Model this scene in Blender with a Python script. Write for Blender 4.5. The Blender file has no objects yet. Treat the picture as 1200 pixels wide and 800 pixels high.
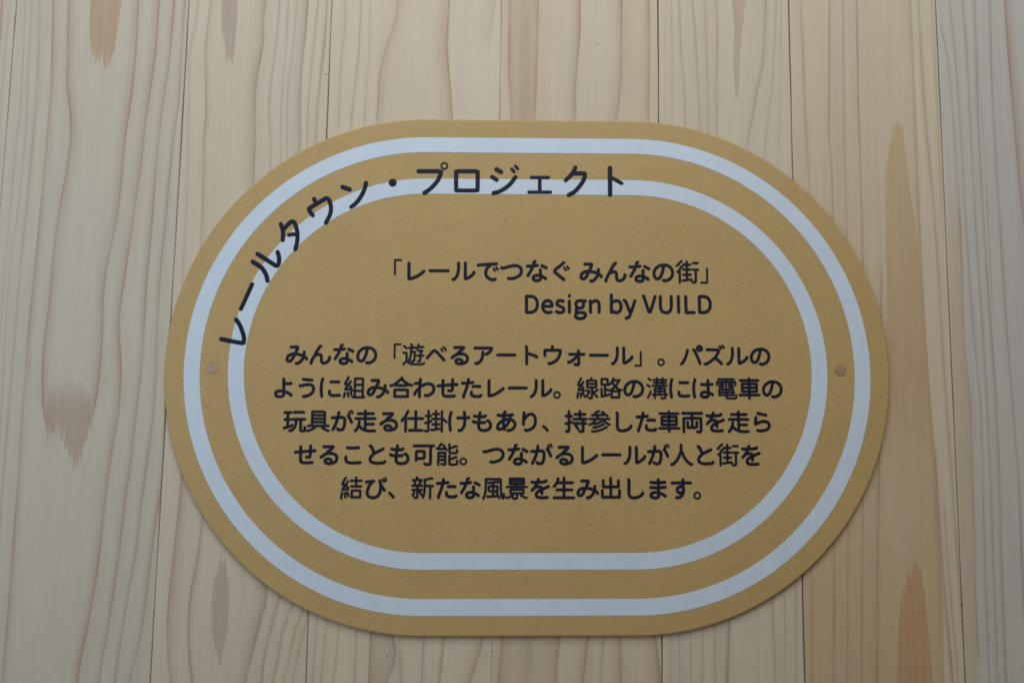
import bpy, bmesh, math, random
import numpy as np

# ------------------------------------------------------------------ camera, light, exposure
SC = bpy.context.scene
COL = SC.collection
Q = [-0.02549,-0.66102,-0.04453,0.10273,0.01621,0.01297,0.01059,0.21348,0.08652,0.19731,0.18425,0.1613,0.1482,-0.44617,-0.29845,-0.17525,-0.02771,0.10931,0.2246,0.35515]      # camera position, pitch, yaw, roll, tilt of the sign, its radii, joints between the planks (metres, radians)

def camera_axes(p, yw, r):
    cy, sy, cp, sp = math.cos(yw), math.sin(yw), math.cos(p), math.sin(p)
    fwd = np.array([sy*cp, cy*cp, sp]); right = np.array([cy, -sy, 0.0]); up = np.cross(right, fwd)
    c, s = math.cos(r), math.sin(r)
    return c*right + s*up, -s*right + c*up, fwd

import mathutils
cam_data = bpy.data.cameras.new('camera')
cam = bpy.data.objects.new('camera', cam_data)
COL.objects.link(cam)
A, B, F = camera_axes(*Q[3:6])
M = mathutils.Matrix(((A[0], B[0], -F[0], Q[0]), (A[1], B[1], -F[1], Q[1]), (A[2], B[2], -F[2], Q[2]), (0, 0, 0, 1)))
cam.matrix_world = M
cam_data.sensor_width = 36.0
cam_data.lens = 28.0
cam_data.clip_start = 0.02
cam_data.clip_end = 50.0
cam_data.dof.use_dof = True
cam_data.dof.focus_distance = 0.655
cam_data.dof.aperture_fstop = 4.0
SC.camera = cam
SC.render.resolution_x, SC.render.resolution_y = 1024, 682
SC.view_settings.view_transform = 'Standard'
SC.view_settings.look = 'None'
SC.view_settings.exposure = 0.10
SC.view_settings.gamma = 1.0
SC.cycles.filter_width = 1.7

world = bpy.data.worlds.new('World')
SC.world = world
world.use_nodes = True
bg = world.node_tree.nodes['Background']
bg.inputs[0].default_value = (1.0, 0.87, 0.69, 1)
bg.inputs[1].default_value = 0.13

def area(name, loc, aim, size, power, col):
    d = bpy.data.lights.new(name, 'AREA'); d.shape = 'RECTANGLE'; d.size, d.size_y = size
    d.energy = power; d.color = col
    o = bpy.data.objects.new(name, d); COL.objects.link(o)
    o.location = loc
    o.rotation_euler = (mathutils.Vector(aim) - mathutils.Vector(loc)).to_track_quat('-Z', 'Y').to_euler()
    return o
area('ceiling_light', (-0.06, -0.86, 0.98), (-0.06, 0, 0.12), (1.2, 0.9), 12.6, (0.89, 0.975, 1.06))
area('window_light', (-1.12, -0.85, 0.02), (-0.15, 0, -0.02), (0.7, 1.0), 5.0, (0.60, 0.84, 1.14))

# ------------------------------------------------------------------ node helpers
def mat(name):
    m = bpy.data.materials.new(name); m.use_nodes = True
    nt = m.node_tree; nt.nodes.clear()
    out = nt.nodes.new('ShaderNodeOutputMaterial'); b = nt.nodes.new('ShaderNodeBsdfPrincipled')
    nt.links.new(b.outputs[0], out.inputs[0])
    return m, nt, b

def setv(sock, v):
    if isinstance(v, (tuple, list)) and len(v) == 3 and sock.type == 'RGBA': v = (*v, 1)
    sock.default_value = v

def put(nt, sock, v):
    if isinstance(v, bpy.types.NodeSocket): nt.links.new(v, sock)
    else: setv(sock, v)

def math_(nt, op, a, b=0.0, clamp=False):
    n = nt.nodes.new('ShaderNodeMath'); n.operation = op; n.use_clamp = clamp
    put(nt, n.inputs[0], a); put(nt, n.inputs[1], b)
    return n.outputs[0]

def mix(nt, f, a, b, mode='MIX'):
    n = nt.nodes.new('ShaderNodeMix'); n.data_type = 'RGBA'; n.blend_type = mode; n.clamp_factor = True
    put(nt, n.inputs[0], f); put(nt, n.inputs[6], a); put(nt, n.inputs[7], b)
    return n.outputs[2]

def rng(nt, v, a, b, c=0.0, d=1.0, smooth=False):
    n = nt.nodes.new('ShaderNodeMapRange'); n.clamp = True
    if smooth: n.interpolation_type = 'SMOOTHSTEP'
    put(nt, n.inputs[0], v)
    for k, x in enumerate((a, b, c, d)): n.inputs[k+1].default_value = x
    return n.outputs[0]

def noise(nt, vec, scale, detail=2.0, rough=0.5, stretch=(1, 1, 1), dist=0.0):
    mp = nt.nodes.new('ShaderNodeMapping'); mp.inputs['Scale'].default_value = stretch
    nt.links.new(vec, mp.inputs[0])
    n = nt.nodes.new('ShaderNodeTexNoise'); n.inputs['Scale'].default_value = scale
    n.inputs['Detail'].default_value = detail; n.inputs['Roughness'].default_value = rough
    n.inputs['Distortion'].default_value = dist
    nt.links.new(mp.outputs[0], n.inputs[0])
    return n.outputs[0]

def attr(nt, name):
    n = nt.nodes.new('ShaderNodeAttribute'); n.attribute_name = name
    return n.outputs['Fac']

def bump(nt, b, h, strength, dist):
    n = nt.nodes.new('ShaderNodeBump'); n.inputs['Strength'].default_value = strength; n.inputs['Distance'].default_value = dist
    nt.links.new(h, n.inputs['Height']); nt.links.new(n.outputs[0], b.inputs['Normal'])

# ------------------------------------------------------------------ materials
def wood_material():
    m, nt, b = mat('cedar_plank')
    pos = nt.nodes.new('ShaderNodeNewGeometry').outputs['Position']
    late, tint = attr(nt, 'late'), attr(nt, 'tint')
    sdf, pwarm, pstr, warm = attr(nt, 'patch'), attr(nt, 'patch_warm'), attr(nt, 'patch_amount'), attr(nt, 'plank_warm')
    broad = noise(nt, pos, 1.0, 3.0, 0.55, (22, 22, 2.2))
    broad2 = noise(nt, pos, 1.0, 2.0, 0.5, (45, 45, 1.4))
    fibre = noise(nt, pos, 1.0, 3.0, 0.65, (900, 900, 14))
    fibre2 = noise(nt, pos, 1.0, 2.0, 0.6, (260, 260, 5))
    early = mix(nt, rng(nt, broad, 0.36, 0.64), (0.593, 0.492, 0.341), (0.568, 0.442, 0.305))
    early = mix(nt, rng(nt, broad2, 0.52, 0.70, 0, 0.55), early, (0.543, 0.456, 0.356))
    early = mix(nt, warm, early, (0.505, 0.335, 0.168))
    latec = mix(nt, tint, (0.301, 0.205, 0.162), (0.387, 0.228, 0.115))
    lf = math_(nt, 'MULTIPLY', late, rng(nt, fibre2, 0.3, 0.7, 0.80, 1.0))
    early = mix(nt, attr(nt, 'plank_grey'), early, (0.502, 0.428, 0.321))
    early = mix(nt, attr(nt, 'plank_lilac'), early, (0.500, 0.453, 0.408))
    col = mix(nt, lf, early, latec)
    jag = noise(nt, pos, 1.0, 2.0, 0.6, (420, 420, 5))
    jag2 = noise(nt, pos, 1.0, 1.0, 0.5, (1100, 1100, 14))
    e = math_(nt, 'ADD', sdf, rng(nt, jag, 0.28, 0.72, -9.0, 6.0))
    e = math_(nt, 'ADD', e, rng(nt, jag2, 0.3, 0.7, -7.0, 6.0))
    mask = math_(nt, 'MULTIPLY', rng(nt, e, -3.0, 3.5, 0, 1, True), pstr)
    pc = mix(nt, pwarm, (0.327, 0.224, 0.178), (0.422, 0.232, 0.107))
    pc = mix(nt, rng(nt, fibre2, 0.35, 0.7, 0, 0.35), pc, mix(nt, 0.5, pc, early))
    col = mix(nt, math_(nt, 'MULTIPLY', mask, 0.72), col, pc)
    f = math_(nt, 'ADD', rng(nt, fibre, 0.25, 0.75, 0.93, 1.06), rng(nt, fibre2, 0.3, 0.7, -0.025, 0.025))
    comb = nt.nodes.new('ShaderNodeCombineColor')
    for k in range(3): nt.links.new(f, comb.inputs[k])
    col = mix(nt, 1.0, col, comb.outputs[0], 'MULTIPLY')
    put(nt, b.inputs['Base Color'], col)
    put(nt, b.inputs['Roughness'], rng(nt, fibre2, 0.3, 0.7, 0.48, 0.62))
    b.inputs['Specular IOR Level'].default_value = 0.35
    bump(nt, b, math_(nt, 'SUBTRACT', fibre, math_(nt, 'MULTIPLY', late, 0.8)), 0.25, 0.0002)
    return m

def mdf_material():
    m, nt, b = mat('fibreboard')
    pos = nt.nodes.new('ShaderNodeTexCoord').outputs['Object']
    broad = noise(nt, pos, 14.0, 4.0, 0.6)
    fleck = noise(nt, pos, 620.0, 3.0, 0.75)
    grit = noise(nt, pos, 1300.0, 2.0, 0.8)
    hair = noise(nt, pos, 1.0, 2.0, 0.6, (900, 900, 260), 1.5)
    hair2 = noise(nt, pos, 1.0, 2.0, 0.6, (230, 230, 800), 1.8)
    col = mix(nt, rng(nt, broad, 0.35, 0.65), (0.458, 0.284, 0.100), (0.498, 0.312, 0.113))
    col = mix(nt, rng(nt, fleck, 0.48, 0.70, 0, 0.55), col, (0.580, 0.426, 0.208))
    col = mix(nt, rng(nt, grit, 0.48, 0.70, 0, 0.55), col, (0.290, 0.185, 0.068))
    col = mix(nt, rng(nt, hair, 0.655, 0.73, 0, 0.6), col, (0.250, 0.148, 0.056))
    col = mix(nt, rng(nt, hair2, 0.67, 0.75, 0, 0.45), col, (0.550, 0.389, 0.208))
    col = mix(nt, rng(nt, noise(nt, pos, 330.0, 1.0, 0.4), 0.77, 0.80, 0, 0.55), col, (0.180, 0.102, 0.040))
    mott = noise(nt, pos, 240.0, 2.0, 0.6)
    col = mix(nt, rng(nt, mott, 0.42, 0.60, 0, 0.5), col, (0.400, 0.291, 0.120))
    long_ = noise(nt, pos, 1.0, 1.0, 0.5, (380, 380, 1500), 2.5)
    col = mix(nt, rng(nt, long_, 0.70, 0.76, 0, 0.5), col, (0.260, 0.157, 0.064))
    put(nt, b.inputs['Base Color'], col)
    b.inputs['Roughness'].default_value = 0.55
    b.inputs['Specular IOR Level'].default_value = 0.3
    bump(nt, b, fleck, 0.15, 0.0002)
    return m

def plain(name, colour, rough, spec=0.5, var=0.04, scale=60.0, lift=0.0):
    m, nt, b = mat(name)
    pos = nt.nodes.new('ShaderNodeTexCoord').outputs['Object']
    n = noise(nt, pos, scale, 3.0, 0.6)
    lo = tuple(c*(1-var) for c in colour); hi = tuple(min(1, c*(1+var)) for c in colour)
    put(nt, b.inputs['Base Color'], mix(nt, rng(nt, n, 0.3, 0.7), lo, hi))
    b.inputs['Roughness'].default_value = rough
    b.inputs['Specular IOR Level'].default_value = spec
    return m

WOOD = wood_material()
MDF = mdf_material()
WHITE = plain('white_vinyl', (0.560, 0.615, 0.665), 0.45, 0.4, 0.025, 45.0)
INK = plain('navy_ink', (0.006, 0.010, 0.024), 0.5, 0.18, 0.15, 300.0)
PLUG = plain('plug_wood', (0.400, 0.275, 0.165), 0.6, 0.3, 0.20, 600.0)
PLUG_DARK = plain('dark_plug_wood', (0.320, 0.200, 0.125), 0.6, 0.3, 0.25, 600.0)
SEAM = plain('dark_plug_seam', (0.34, 0.22, 0.09), 0.7, 0.2, 0.2, 600.0)  # darker brown of the thin groove ring around each plug
DARK = plain('dark_backing', (0.10, 0.08, 0.06), 0.8, 0.2, 0.2, 40.0)
KNOT = plain('pin_knot_wood', (0.13, 0.085, 0.055), 0.6, 0.3, 0.3, 900.0)

def link(name, verts, faces, material, parent=None, smooth=False):
    me = bpy.data.meshes.new(name)
    me.from_pydata([tuple(map(float, v)) for v in verts], [], faces)
    me.update()
    if material: me.materials.append(material)
    if smooth: me.polygons.foreach_set('use_smooth', [True]*len(me.polygons))
    o = bpy.data.objects.new(name, me); COL.objects.link(o)
    if parent: o.parent = parent
    return o

def empty(name, loc, label, cat, rot=(0, 0, 0)):
    o = bpy.data.objects.new(name, None); COL.objects.link(o)
    o.empty_display_size = 0.05
    o.location = loc; o.rotation_euler = rot
    o['label'] = label; o['category'] = cat
    return o

# ------------------------------------------------------------------ the plank wall
# per plank: grain lines [side of the sharp edge, softness mm, strength, tint, starts inside, ends inside, [[x mm, z mm]...]]
# and heartwood streaks [tint, strength, fade mm, left outline, right outline]
WOODDATA = [
[[["R",6,0.7,0.6,0,1,[[-458.2,313],[-457.2,282],[-460.1,237],[-460.9,191]]],["B",2,0.3,0.3,0,1,[[-451.6,313],[-452.4,267],[-452.0,207],[-451.7,147]]]],[[0.2,1.0,0,[[-447.0,301],[-447.3,290],[-446.6,276]],[[-444.9,301],[-445.1,290],[-445.9,277]]]]],
[[["B",2,0.4,0.2,0,0,[[-438.5,314],[-435.4,214],[-436.6,192],[-438.2,75],[-437.3,17],[-436.8,-94],[-433.5,-254]]],["B",2,0.4,0.2,0,0,[[-433.4,314],[-429.4,192],[-430.7,133],[-434.0,75],[-433.6,25],[-431.5,-39],[-431.9,-121],[-430.8,-254]]],["B",3,0.5,0.2,0,0,[[-426.1,314],[-422.7,237],[-423.0,192],[-423.6,133],[-425.6,75],[-425.4,18],[-426.0,-39],[-425.9,-94],[-425.7,-148],[-425.5,-254]]],["L",6,0.75,0.45,0,0,[[-415.2,314],[-411.2,238],[-411.5,192],[-412.2,133],[-413.6,75],[-414.8,25],[-414.9,-38],[-414.2,-94],[-414.2,-148],[-414.2,-201],[-414.8,-254]]],["L",8,0.9,0.35,0,1,[[-402.1,314],[-400.1,276],[-398.2,238],[-393.7,215],[-391.5,193],[-393.0,163],[-396.6,133],[-398.8,104],[-399.5,75],[-399.6,46],[-401.7,18],[-401.1,-10],[-398.4,-38],[-393.0,-55]]],["R",8,0.85,0.4,0,1,[[-341.4,316],[-340.8,270],[-341.8,239],[-343.3,216],[-345.5,194],[-346.6,142],[-349.0,112],[-351.6,98],[-354.4,76],[-355.2,54],[-353.5,19],[-353.8,-10],[-355.2,-31],[-358.4,-45]]],["R",7,0.9,0.45,0,0,[[-323.8,316],[-324.0,270],[-326.9,232],[-329.4,202],[-330.0,187],[-330.8,164],[-333.0,142],[-334.8,113],[-337.0,91],[-338.5,69],[-340.6,47],[-340.9,29],[-337.3,5],[-336.4,-9],[-336.0,-37],[-339.1,-65],[-341.5,-93],[-343.4,-127],[-344.3,-154],[-346.7,-181],[-349.6,-207],[-353.9,-234],[-355.3,-253]]],["R",5,0.8,0.4,0,0,[[-310.6,317],[-311.4,278],[-312.3,255],[-314.6,232],[-316.5,202],[-317.6,172],[-318.3,135],[-319.0,98],[-320.1,69],[-319.8,41],[-319.5,12],[-320.9,-23],[-322.4,-44],[-323.7,-79],[-326.2,-106],[-328.4,-147],[-331.1,-181],[-333.4,-207],[-336.4,-233],[-338.5,-253]]],["R",4,0.7,0.15,0,0,[[-301.8,317],[-301.8,263],[-301.8,225],[-304.5,195],[-306.3,150],[-307.1,113],[-308.9,84],[-309.1,62],[-308.7,19],[-307.5,-2],[-307.8,-44],[-310.6,-79],[-313.4,-113],[-314.8,-147],[-318.8,-180],[-321.9,-207],[-324.3,-233],[-325.8,-253]]],["R",5,0.7,0.5,1,0,[[-294.3,-37],[-297.4,-92],[-300.6,-120],[-302.8,-153],[-304.9,-187],[-307.6,-220],[-313.0,-243],[-314.4,-253]]]],[[0.9,0.5,0,[[-412.7,6],[-413.2,-3],[-411.7,-17]],[[-411.7,6],[-410.6,-3],[-410.3,-17]]],[0.9,1.0,0,[[-387.8,385],[-383.1,315],[-381.2,276],[-378.2,263],[-373.6,260],[-370.5,257]],[[-357.5,386],[-356.0,316],[-357.5,292],[-359.7,269],[-360.6,261],[-364.7,257]]],[0.35,0.95,26,[[-379.8,-6],[-389.0,-14],[-394.4,-26],[-396.9,-40],[-394.6,-52],[-388.8,-56],[-383.0,-60],[-378.3,-67],[-373.7,-75],[-370.3,-83]],[[-377.0,-6],[-366.6,-15],[-360.3,-27],[-358.8,-39],[-359.8,-55],[-362.3,-69],[-365.5,-83]]]]],
[[["B",3,0.4,0.1,0,1,[[-290.1,317],[-292.3,290],[-295.6,271],[-294.7,240],[-292.3,195],[-290.8,128],[-290.8,77]]],["L",5,0.6,0.25,0,1,[[-279.8,317],[-281.5,294],[-282.5,271],[-280.2,240],[-278.6,210],[-280.0,195],[-278.4,165],[-277.2,114],[-277.7,70]]],["R",10,0.9,0.35,0,1,[[-232.0,318],[-233.5,303],[-232.4,280],[-235.2,260],[-237.3,241],[-237.0,218],[-235.9,196],[-235.6,173],[-234.5,133]]],["B",2.2,0.6,0.2,0,1,[[-220.2,319],[-221.5,280],[-223.4,257],[-225.5,238],[-225.4,219],[-222.9,196],[-222.3,181],[-221.2,140]]],["B",1.8,0.6,0.4,0,1,[[-212.8,319],[-213.1,272],[-214.7,242],[-214.9,211],[-213.9,189],[-212.9,148]]],["B",1.8,0.6,0.4,0,1,[[-205.4,319],[-207.2,272],[-210.0,234],[-209.5,204],[-207.3,152]]],["R",8,0.95,0.75,0,1,[[-195.8,319],[-196.8,288],[-198.6,257],[-198.8,227],[-197.6,197],[-196.7,156]]],["B",2,0.65,0.2,0,1,[[-187.0,319],[-189.2,281],[-190.9,250],[-192.2,227],[-191.8,197],[-191.1,159]]],["R",3,0.7,0.2,0,1,[[-178.9,320],[-179.7,281],[-182.2,250],[-183.5,227],[-184.0,201],[-184.0,163]]],["L",8,0.8,0.6,1,0,[[-281.0,-51],[-282.3,-78],[-283.5,-119],[-285.4,-147],[-286.6,-173],[-287.8,-200],[-285.9,-233],[-282.1,-253]]],["L",4,0.75,0.3,1,0,[[-262.9,-106],[-264.6,-126],[-265.5,-146],[-267.9,-167],[-270.9,-187],[-270.8,-213],[-269.1,-233],[-265.3,-252]]],["R",9,1.0,0.5,1,0,[[-210.8,-159],[-209.2,-179],[-210.0,-193],[-214.2,-206],[-216.3,-219],[-218.5,-229],[-221.8,-246],[-224.2,-252]]],["R",4,0.7,0.3,1,0,[[-195.2,-173],[-198.7,-186],[-202.7,-203],[-206.1,-219],[-208.9,-232],[-210.1,-252]]],["R",3.5,0.6,0.5,1,0,[[-184.6,-179],[-188.2,-193],[-195.5,-213],[-197.4,-232],[-201.3,-252]]],["R",3,0.55,0.7,1,0,[[-178.1,-189],[-181.6,-202],[-187.1,-219],[-189.7,-239],[-193.2,-252]]],["R",3,0.5,0.7,1,0,[[-175.5,-202],[-179.6,-219],[-183.6,-239],[-185.7,-252]]]],[[0.15,0.9,0,[[-272.6,364],[-270.2,317],[-269.8,294],[-265.7,271],[-262.1,257]],[[-257.8,365],[-256.3,318],[-256.2,287],[-257.1,275],[-258.2,267],[-260.6,256]]],[0.05,0.75,0,[[-248.6,-156],[-250.9,-165],[-252.4,-176],[-253.6,-193],[-251.9,-213],[-247.6,-229],[-244.8,-244]],[[-245.9,-156],[-242.0,-165],[-239.4,-176],[-238.9,-186],[-239.0,-213],[-242.2,-229],[-244.2,-244]]]]],
[[["B",2.5,0.5,0.1,0,1,[[-164.1,320],[-162.5,297],[-164.7,273],[-165.8,243],[-165.5,212]]],["B",2.5,0.7,0.25,0,1,[[-150.0,320],[-150.0,274],[-152.7,243],[-154.6,213]]],["B",2,0.5,0.3,0,1,[[-141.9,320],[-141.2,274],[-142.4,243],[-143.7,213]]],["L",7,0.65,0.4,0,1,[[-118.2,321],[-119.9,301],[-124.6,286],[-129.3,270],[-132.4,251],[-132.5,228],[-133.5,213]]],["R",12,0.95,0.75,0,1,[[-72.9,322],[-73.9,299],[-74.2,275],[-71.5,252],[-69.5,229],[-67.7,210]]],["R",14,0.45,0.6,0,1,[[-32.8,323],[-34.8,307],[-37.5,288]]],["B",1.6,0.55,0.05,1,0,[[-168.1,-200],[-170.2,-252]]],["B",1.6,0.6,0.1,1,0,[[-160.4,-204],[-163.4,-252]]],["B",1.8,0.55,0.1,1,0,[[-150.1,-207],[-153.9,-252]]],["B",1.8,0.7,0,1,0,[[-136.3,-211],[-137.0,-252]]],["L",14,0.8,0.25,1,0,[[-125.3,-213],[-125.5,-251]]],["R",12,0.8,0.35,1,0,[[-107.6,-213],[-104.5,-226],[-104.9,-235],[-108.1,-241],[-111.9,-251]]],["B",4,0.6,0.05,1,0,[[-101.7,-228],[-99.7,-251]]],["B",2.2,0.7,0.2,1,0,[[-82.2,-215],[-83.4,-251]]],["R",4,0.9,0.85,1,0,[[-65.8,-215],[-67.5,-235],[-69.1,-251]]],["R",9,0.8,0.3,1,0,[[-34.3,-216],[-37.5,-228],[-41.4,-241],[-45.3,-251]]],["B",1.2,0.4,0.3,1,0,[[-21.3,-214],[-22.2,-251]]]],[]],
[[["L",9,0.75,0.6,0,1,[[-21.3,355],[-20.9,323],[-20.8,261],[-18.0,215]]],["R",13,1.0,0.8,0,1,[[4.2,355],[4.5,324],[4.2,277],[2.6,216]]],["B",18,0.6,0.8,0,1,[[-8.6,355],[-7.0,215]]],["R",8,0.95,0.6,0,1,[[41.0,325],[41.2,293],[38.3,262],[37.0,239],[37.1,216]]],["R",7,0.95,0.6,0,1,[[77.7,325],[77.6,279],[76.9,248],[74.6,228],[72.4,213]]],["R",7,0.85,0.8,0,1,[[101.7,326],[101.4,264],[100.4,214]]],["L",12,0.8,0.5,1,0,[[-19.3,-212],[-21.1,-231],[-22.2,-251]]],["R",15,1.0,0.8,1,0,[[27.4,-212],[24.8,-231],[24.3,-250]]],["B",16,0.4,0.5,1,0,[[2.0,-214],[0.4,-251]]],["R",6,0.85,0.4,1,0,[[50.1,-214],[47.5,-234],[46.1,-250]]],["B",2.5,0.6,0.5,1,0,[[61.8,-214],[59.8,-250]]],["R",7,0.95,0.7,1,0,[[75.6,-214],[76.3,-250]]],["R",10,0.9,0.8,1,0,[[103.9,-213],[106.6,-230],[107.8,-250]]]],[]],
[[["B",2,0.2,0.3,0,1,[[115.9,326],[114.4,210]]],["B",2,0.4,0.3,0,1,[[120.4,326],[121.6,279],[121.1,218]]],["B",2,0.6,0.25,0,1,[[127.9,326],[129.0,280],[131.7,249],[132.1,214]]],["B",2,0.65,0.2,0,1,[[139.2,327],[141.9,295],[143.0,264],[144.2,241],[144.6,211]]],["B",2,0.6,0.3,0,1,[[150.5,327],[151.4,280],[151.8,249],[152.7,207]]],["B",2.4,0.6,0.3,0,1,[[160.2,327],[161.3,296],[160.0,257],[159.4,207]]],["R",4,0.6,0.3,0,1,[[204.7,328],[203.3,297],[201.2,270],[196.4,250],[192.2,227],[186.6,200]]],["B",2,0.5,0.1,0,1,[[213.7,328],[211.4,289],[208.3,250],[203.1,212],[200.4,191]]],["B",2,0.4,0.3,0,1,[[218.2,329],[216.4,282],[214.7,235],[212.1,182]]],["B",2,0.4,0.2,1,0,[[115.7,-213],[116.1,-250]]],["B",2,0.45,0.2,1,0,[[123.3,-212],[123.6,-250]]],["B",2,0.5,0.2,1,0,[[132.3,-210],[132.6,-250]]],["B",2,0.6,0.2,1,0,[[142.7,-208],[141.5,-249]]],["B",2,0.6,0.2,1,0,[[152.4,-207],[151.8,-249]]],["R",4,0.85,0.7,1,0,[[164.2,-203],[162.1,-249]]],["B",2,0.65,0.3,1,0,[[199.3,-182],[200.0,-216],[200.7,-249]]],["B",1.8,0.5,0.1,1,0,[[209.3,-175],[209.0,-249]]],["B",1.8,0.6,0.5,1,0,[[218.5,-169],[218.0,-249]]]],[[0.5,0.75,0,[[174.6,383],[173.8,328],[176.4,304],[174.5,281],[174.9,254],[176.8,237]],[[189.8,383],[187.3,328],[183.9,304],[181.1,273],[180.0,250],[179.1,237]]]]],
[[["B",2.4,0.65,0.75,0,0,[[234.8,329],[235.9,282],[236.3,236],[237.0,205],[238.2,163],[236.9,27],[231.9,-163],[230.1,-249]]],["B",2,0.8,0.6,0,0,[[260.5,329],[258.3,251],[256.3,205],[258.4,175],[258.0,138],[256.0,-8],[251.6,-138],[247.7,-249]]],["B",1.8,0.65,0.4,0,0,[[272.6,330],[269.9,213],[270.0,168],[269.5,127],[266.8,-8],[263.3,-122],[258.8,-249]]],["B",2,0.8,0.5,0,0,[[284.7,330],[283.0,229],[283.0,183],[283.0,138],[282.1,86],[279.8,-8],[275.8,-106],[270.5,-249]]],["L",4,0.85,0.7,1,0,[[297.2,79],[294.1,-8],[289.3,-85],[286.7,-141],[282.3,-248]]],["R",5,0.55,0.75,0,0,[[332.5,331],[333.0,230],[332.6,161],[332.8,94],[333.7,43],[335.4,-21],[337.6,-71],[338.0,-113],[338.6,-181],[337.1,-248]]],["B",3,0.6,0.4,0,1,[[339.3,331],[340.8,238],[342.7,192],[345.2,147],[347.2,87],[348.1,7],[350.1,-64],[351.5,-112],[353.3,-167],[354.2,-208]]],["B",3,0.4,0.3,0,1,[[351.5,332],[352.1,238],[352.0,132]]],["R",3,0.75,0.3,1,0,[[338.3,-71],[339.6,-140],[341.4,-181],[343.0,-208],[344.8,-248]]],["B",2,0.5,0.4,1,0,[[343.7,-113],[345.2,-174],[347.2,-208],[348.9,-248]]]],[[1.0,0.7,-120,[[316.4,223],[310.5,206],[304.1,172],[303.8,142],[302.5,87],[299.7,28],[297.0,-29],[293.1,-120]],[[317.9,223],[322.4,207],[325.2,161],[329.6,124],[332.5,87],[333.8,29],[335.8,-29],[336.3,-120]]],[1.0,1.0,0,[[318.1,-150],[312.8,-160],[308.1,-171],[304.2,-181],[302.1,-202],[298.9,-248],[294.5,-314]],[[319.5,-150],[322.5,-162],[325.3,-181],[326.2,-208],[328.1,-248],[331.5,-314]]]]],
[[["B",2.2,0.55,0.2,0,0,[[367.4,332],[369.9,285],[371.1,246],[372.5,192],[372.7,132],[373.5,88],[375.2,29],[378.3,-28],[377.0,-84],[375.1,-167],[374.7,-248]]],["B",2.2,0.6,0.2,0,0,[[378.8,332],[380.4,285],[380.5,238],[380.7,177],[381.2,125],[382.0,81],[383.6,-6],[383.4,-84],[382.2,-167],[381.6,-248]]],["R",3.5,0.6,0.2,0,0,[[390.2,332],[388.4,246],[388.1,178],[388.9,118],[389.7,59],[391.9,-14],[391.3,-84],[389.2,-181],[388.6,-248]]],["B",1.2,0.5,0.1,1,1,[[391.0,285],[391.4,231],[391.8,163],[392.3,66]]],["B",2.4,0.65,0.2,0,0,[[403.2,333],[401.2,247],[401.5,178],[402.5,96],[403.6,30],[405.3,-35],[407.0,-84],[406.1,-180],[406.7,-247]]],["L",9,0.85,0.35,0,0,[[416.1,333],[417.1,278],[418.8,224],[420.8,163],[423.3,126],[426.1,30],[425.5,-112],[422.1,-247]]],["B",2,0.5,0.3,1,1,[[359.3,302],[363.1,285],[365.1,246],[366.0,215],[367.4,147],[367.7,88]]],["R",5,0.6,0.6,1,1,[[368.2,132],[366.5,29],[369.9,-21],[369.1,-84],[366.7,-181],[366.9,-221]]]],[]]]

def line_profile(d, side, soft):
    if side == 'L': d = -d
    if side in 'RL':
        s = np.clip(1 + d/soft, 0, 1)
        back = 0.60*s**1.6 + 0.39*np.exp(-(d/1.2)**2)
        return np.where(d > 0, 0.96*np.clip(1 - d/1.0, 0, 1), back)
    return np.exp(-(d/(soft*0.27))**2)*0.60 + 0.30*np.exp(-(d/(soft*0.7))**2)

OFFS = {'R': lambda s: [-s, -.7*s, -.4*s, -1.8, -.9, -.3, .1, .45, .8], 'L': lambda s: [s, .7*s, .4*s, 1.8, .9, .3, -.1, -.45, -.8],
        'B': lambda s: [-s, -.5*s, -.25*s, -.1*s, .05*s, .15*s, .3*s, .5*s, s]}
ZTOP, ZBOT = 0.72, -0.72
ZR = np.concatenate([np.linspace(ZTOP, 0.37, 4)[:-1], np.linspace(0.37, -0.36, 66), np.linspace(-0.36, ZBOT, 4)[1:]])*1000

def at(pts, z):
    p = np.array(pts, float); o = np.argsort(p[:, 1]); return np.interp(z, p[o, 1], p[o, 0])

def invent(rnd, x0, x1):   # grain for planks beside the photographed ones
    L = []; x = x0 + rnd.uniform(6, 12)
    ph = rnd.uniform(0, 6)
    while x < x1 - 5:
        side = rnd.choice('RRLBB'); pts = [[x + 5*math.sin(z/330 + ph) + rnd.uniform(-1, 1), z] for z in range(720, -721, -90)]
        L.append([side, rnd.uniform(3, 9) if side != 'B' else 2.5, rnd.uniform(.45, .85), rnd.uniform(.1, .7), 0, 0, pts])
        x += rnd.uniform(8, 22)
    return [L, []]

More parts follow.
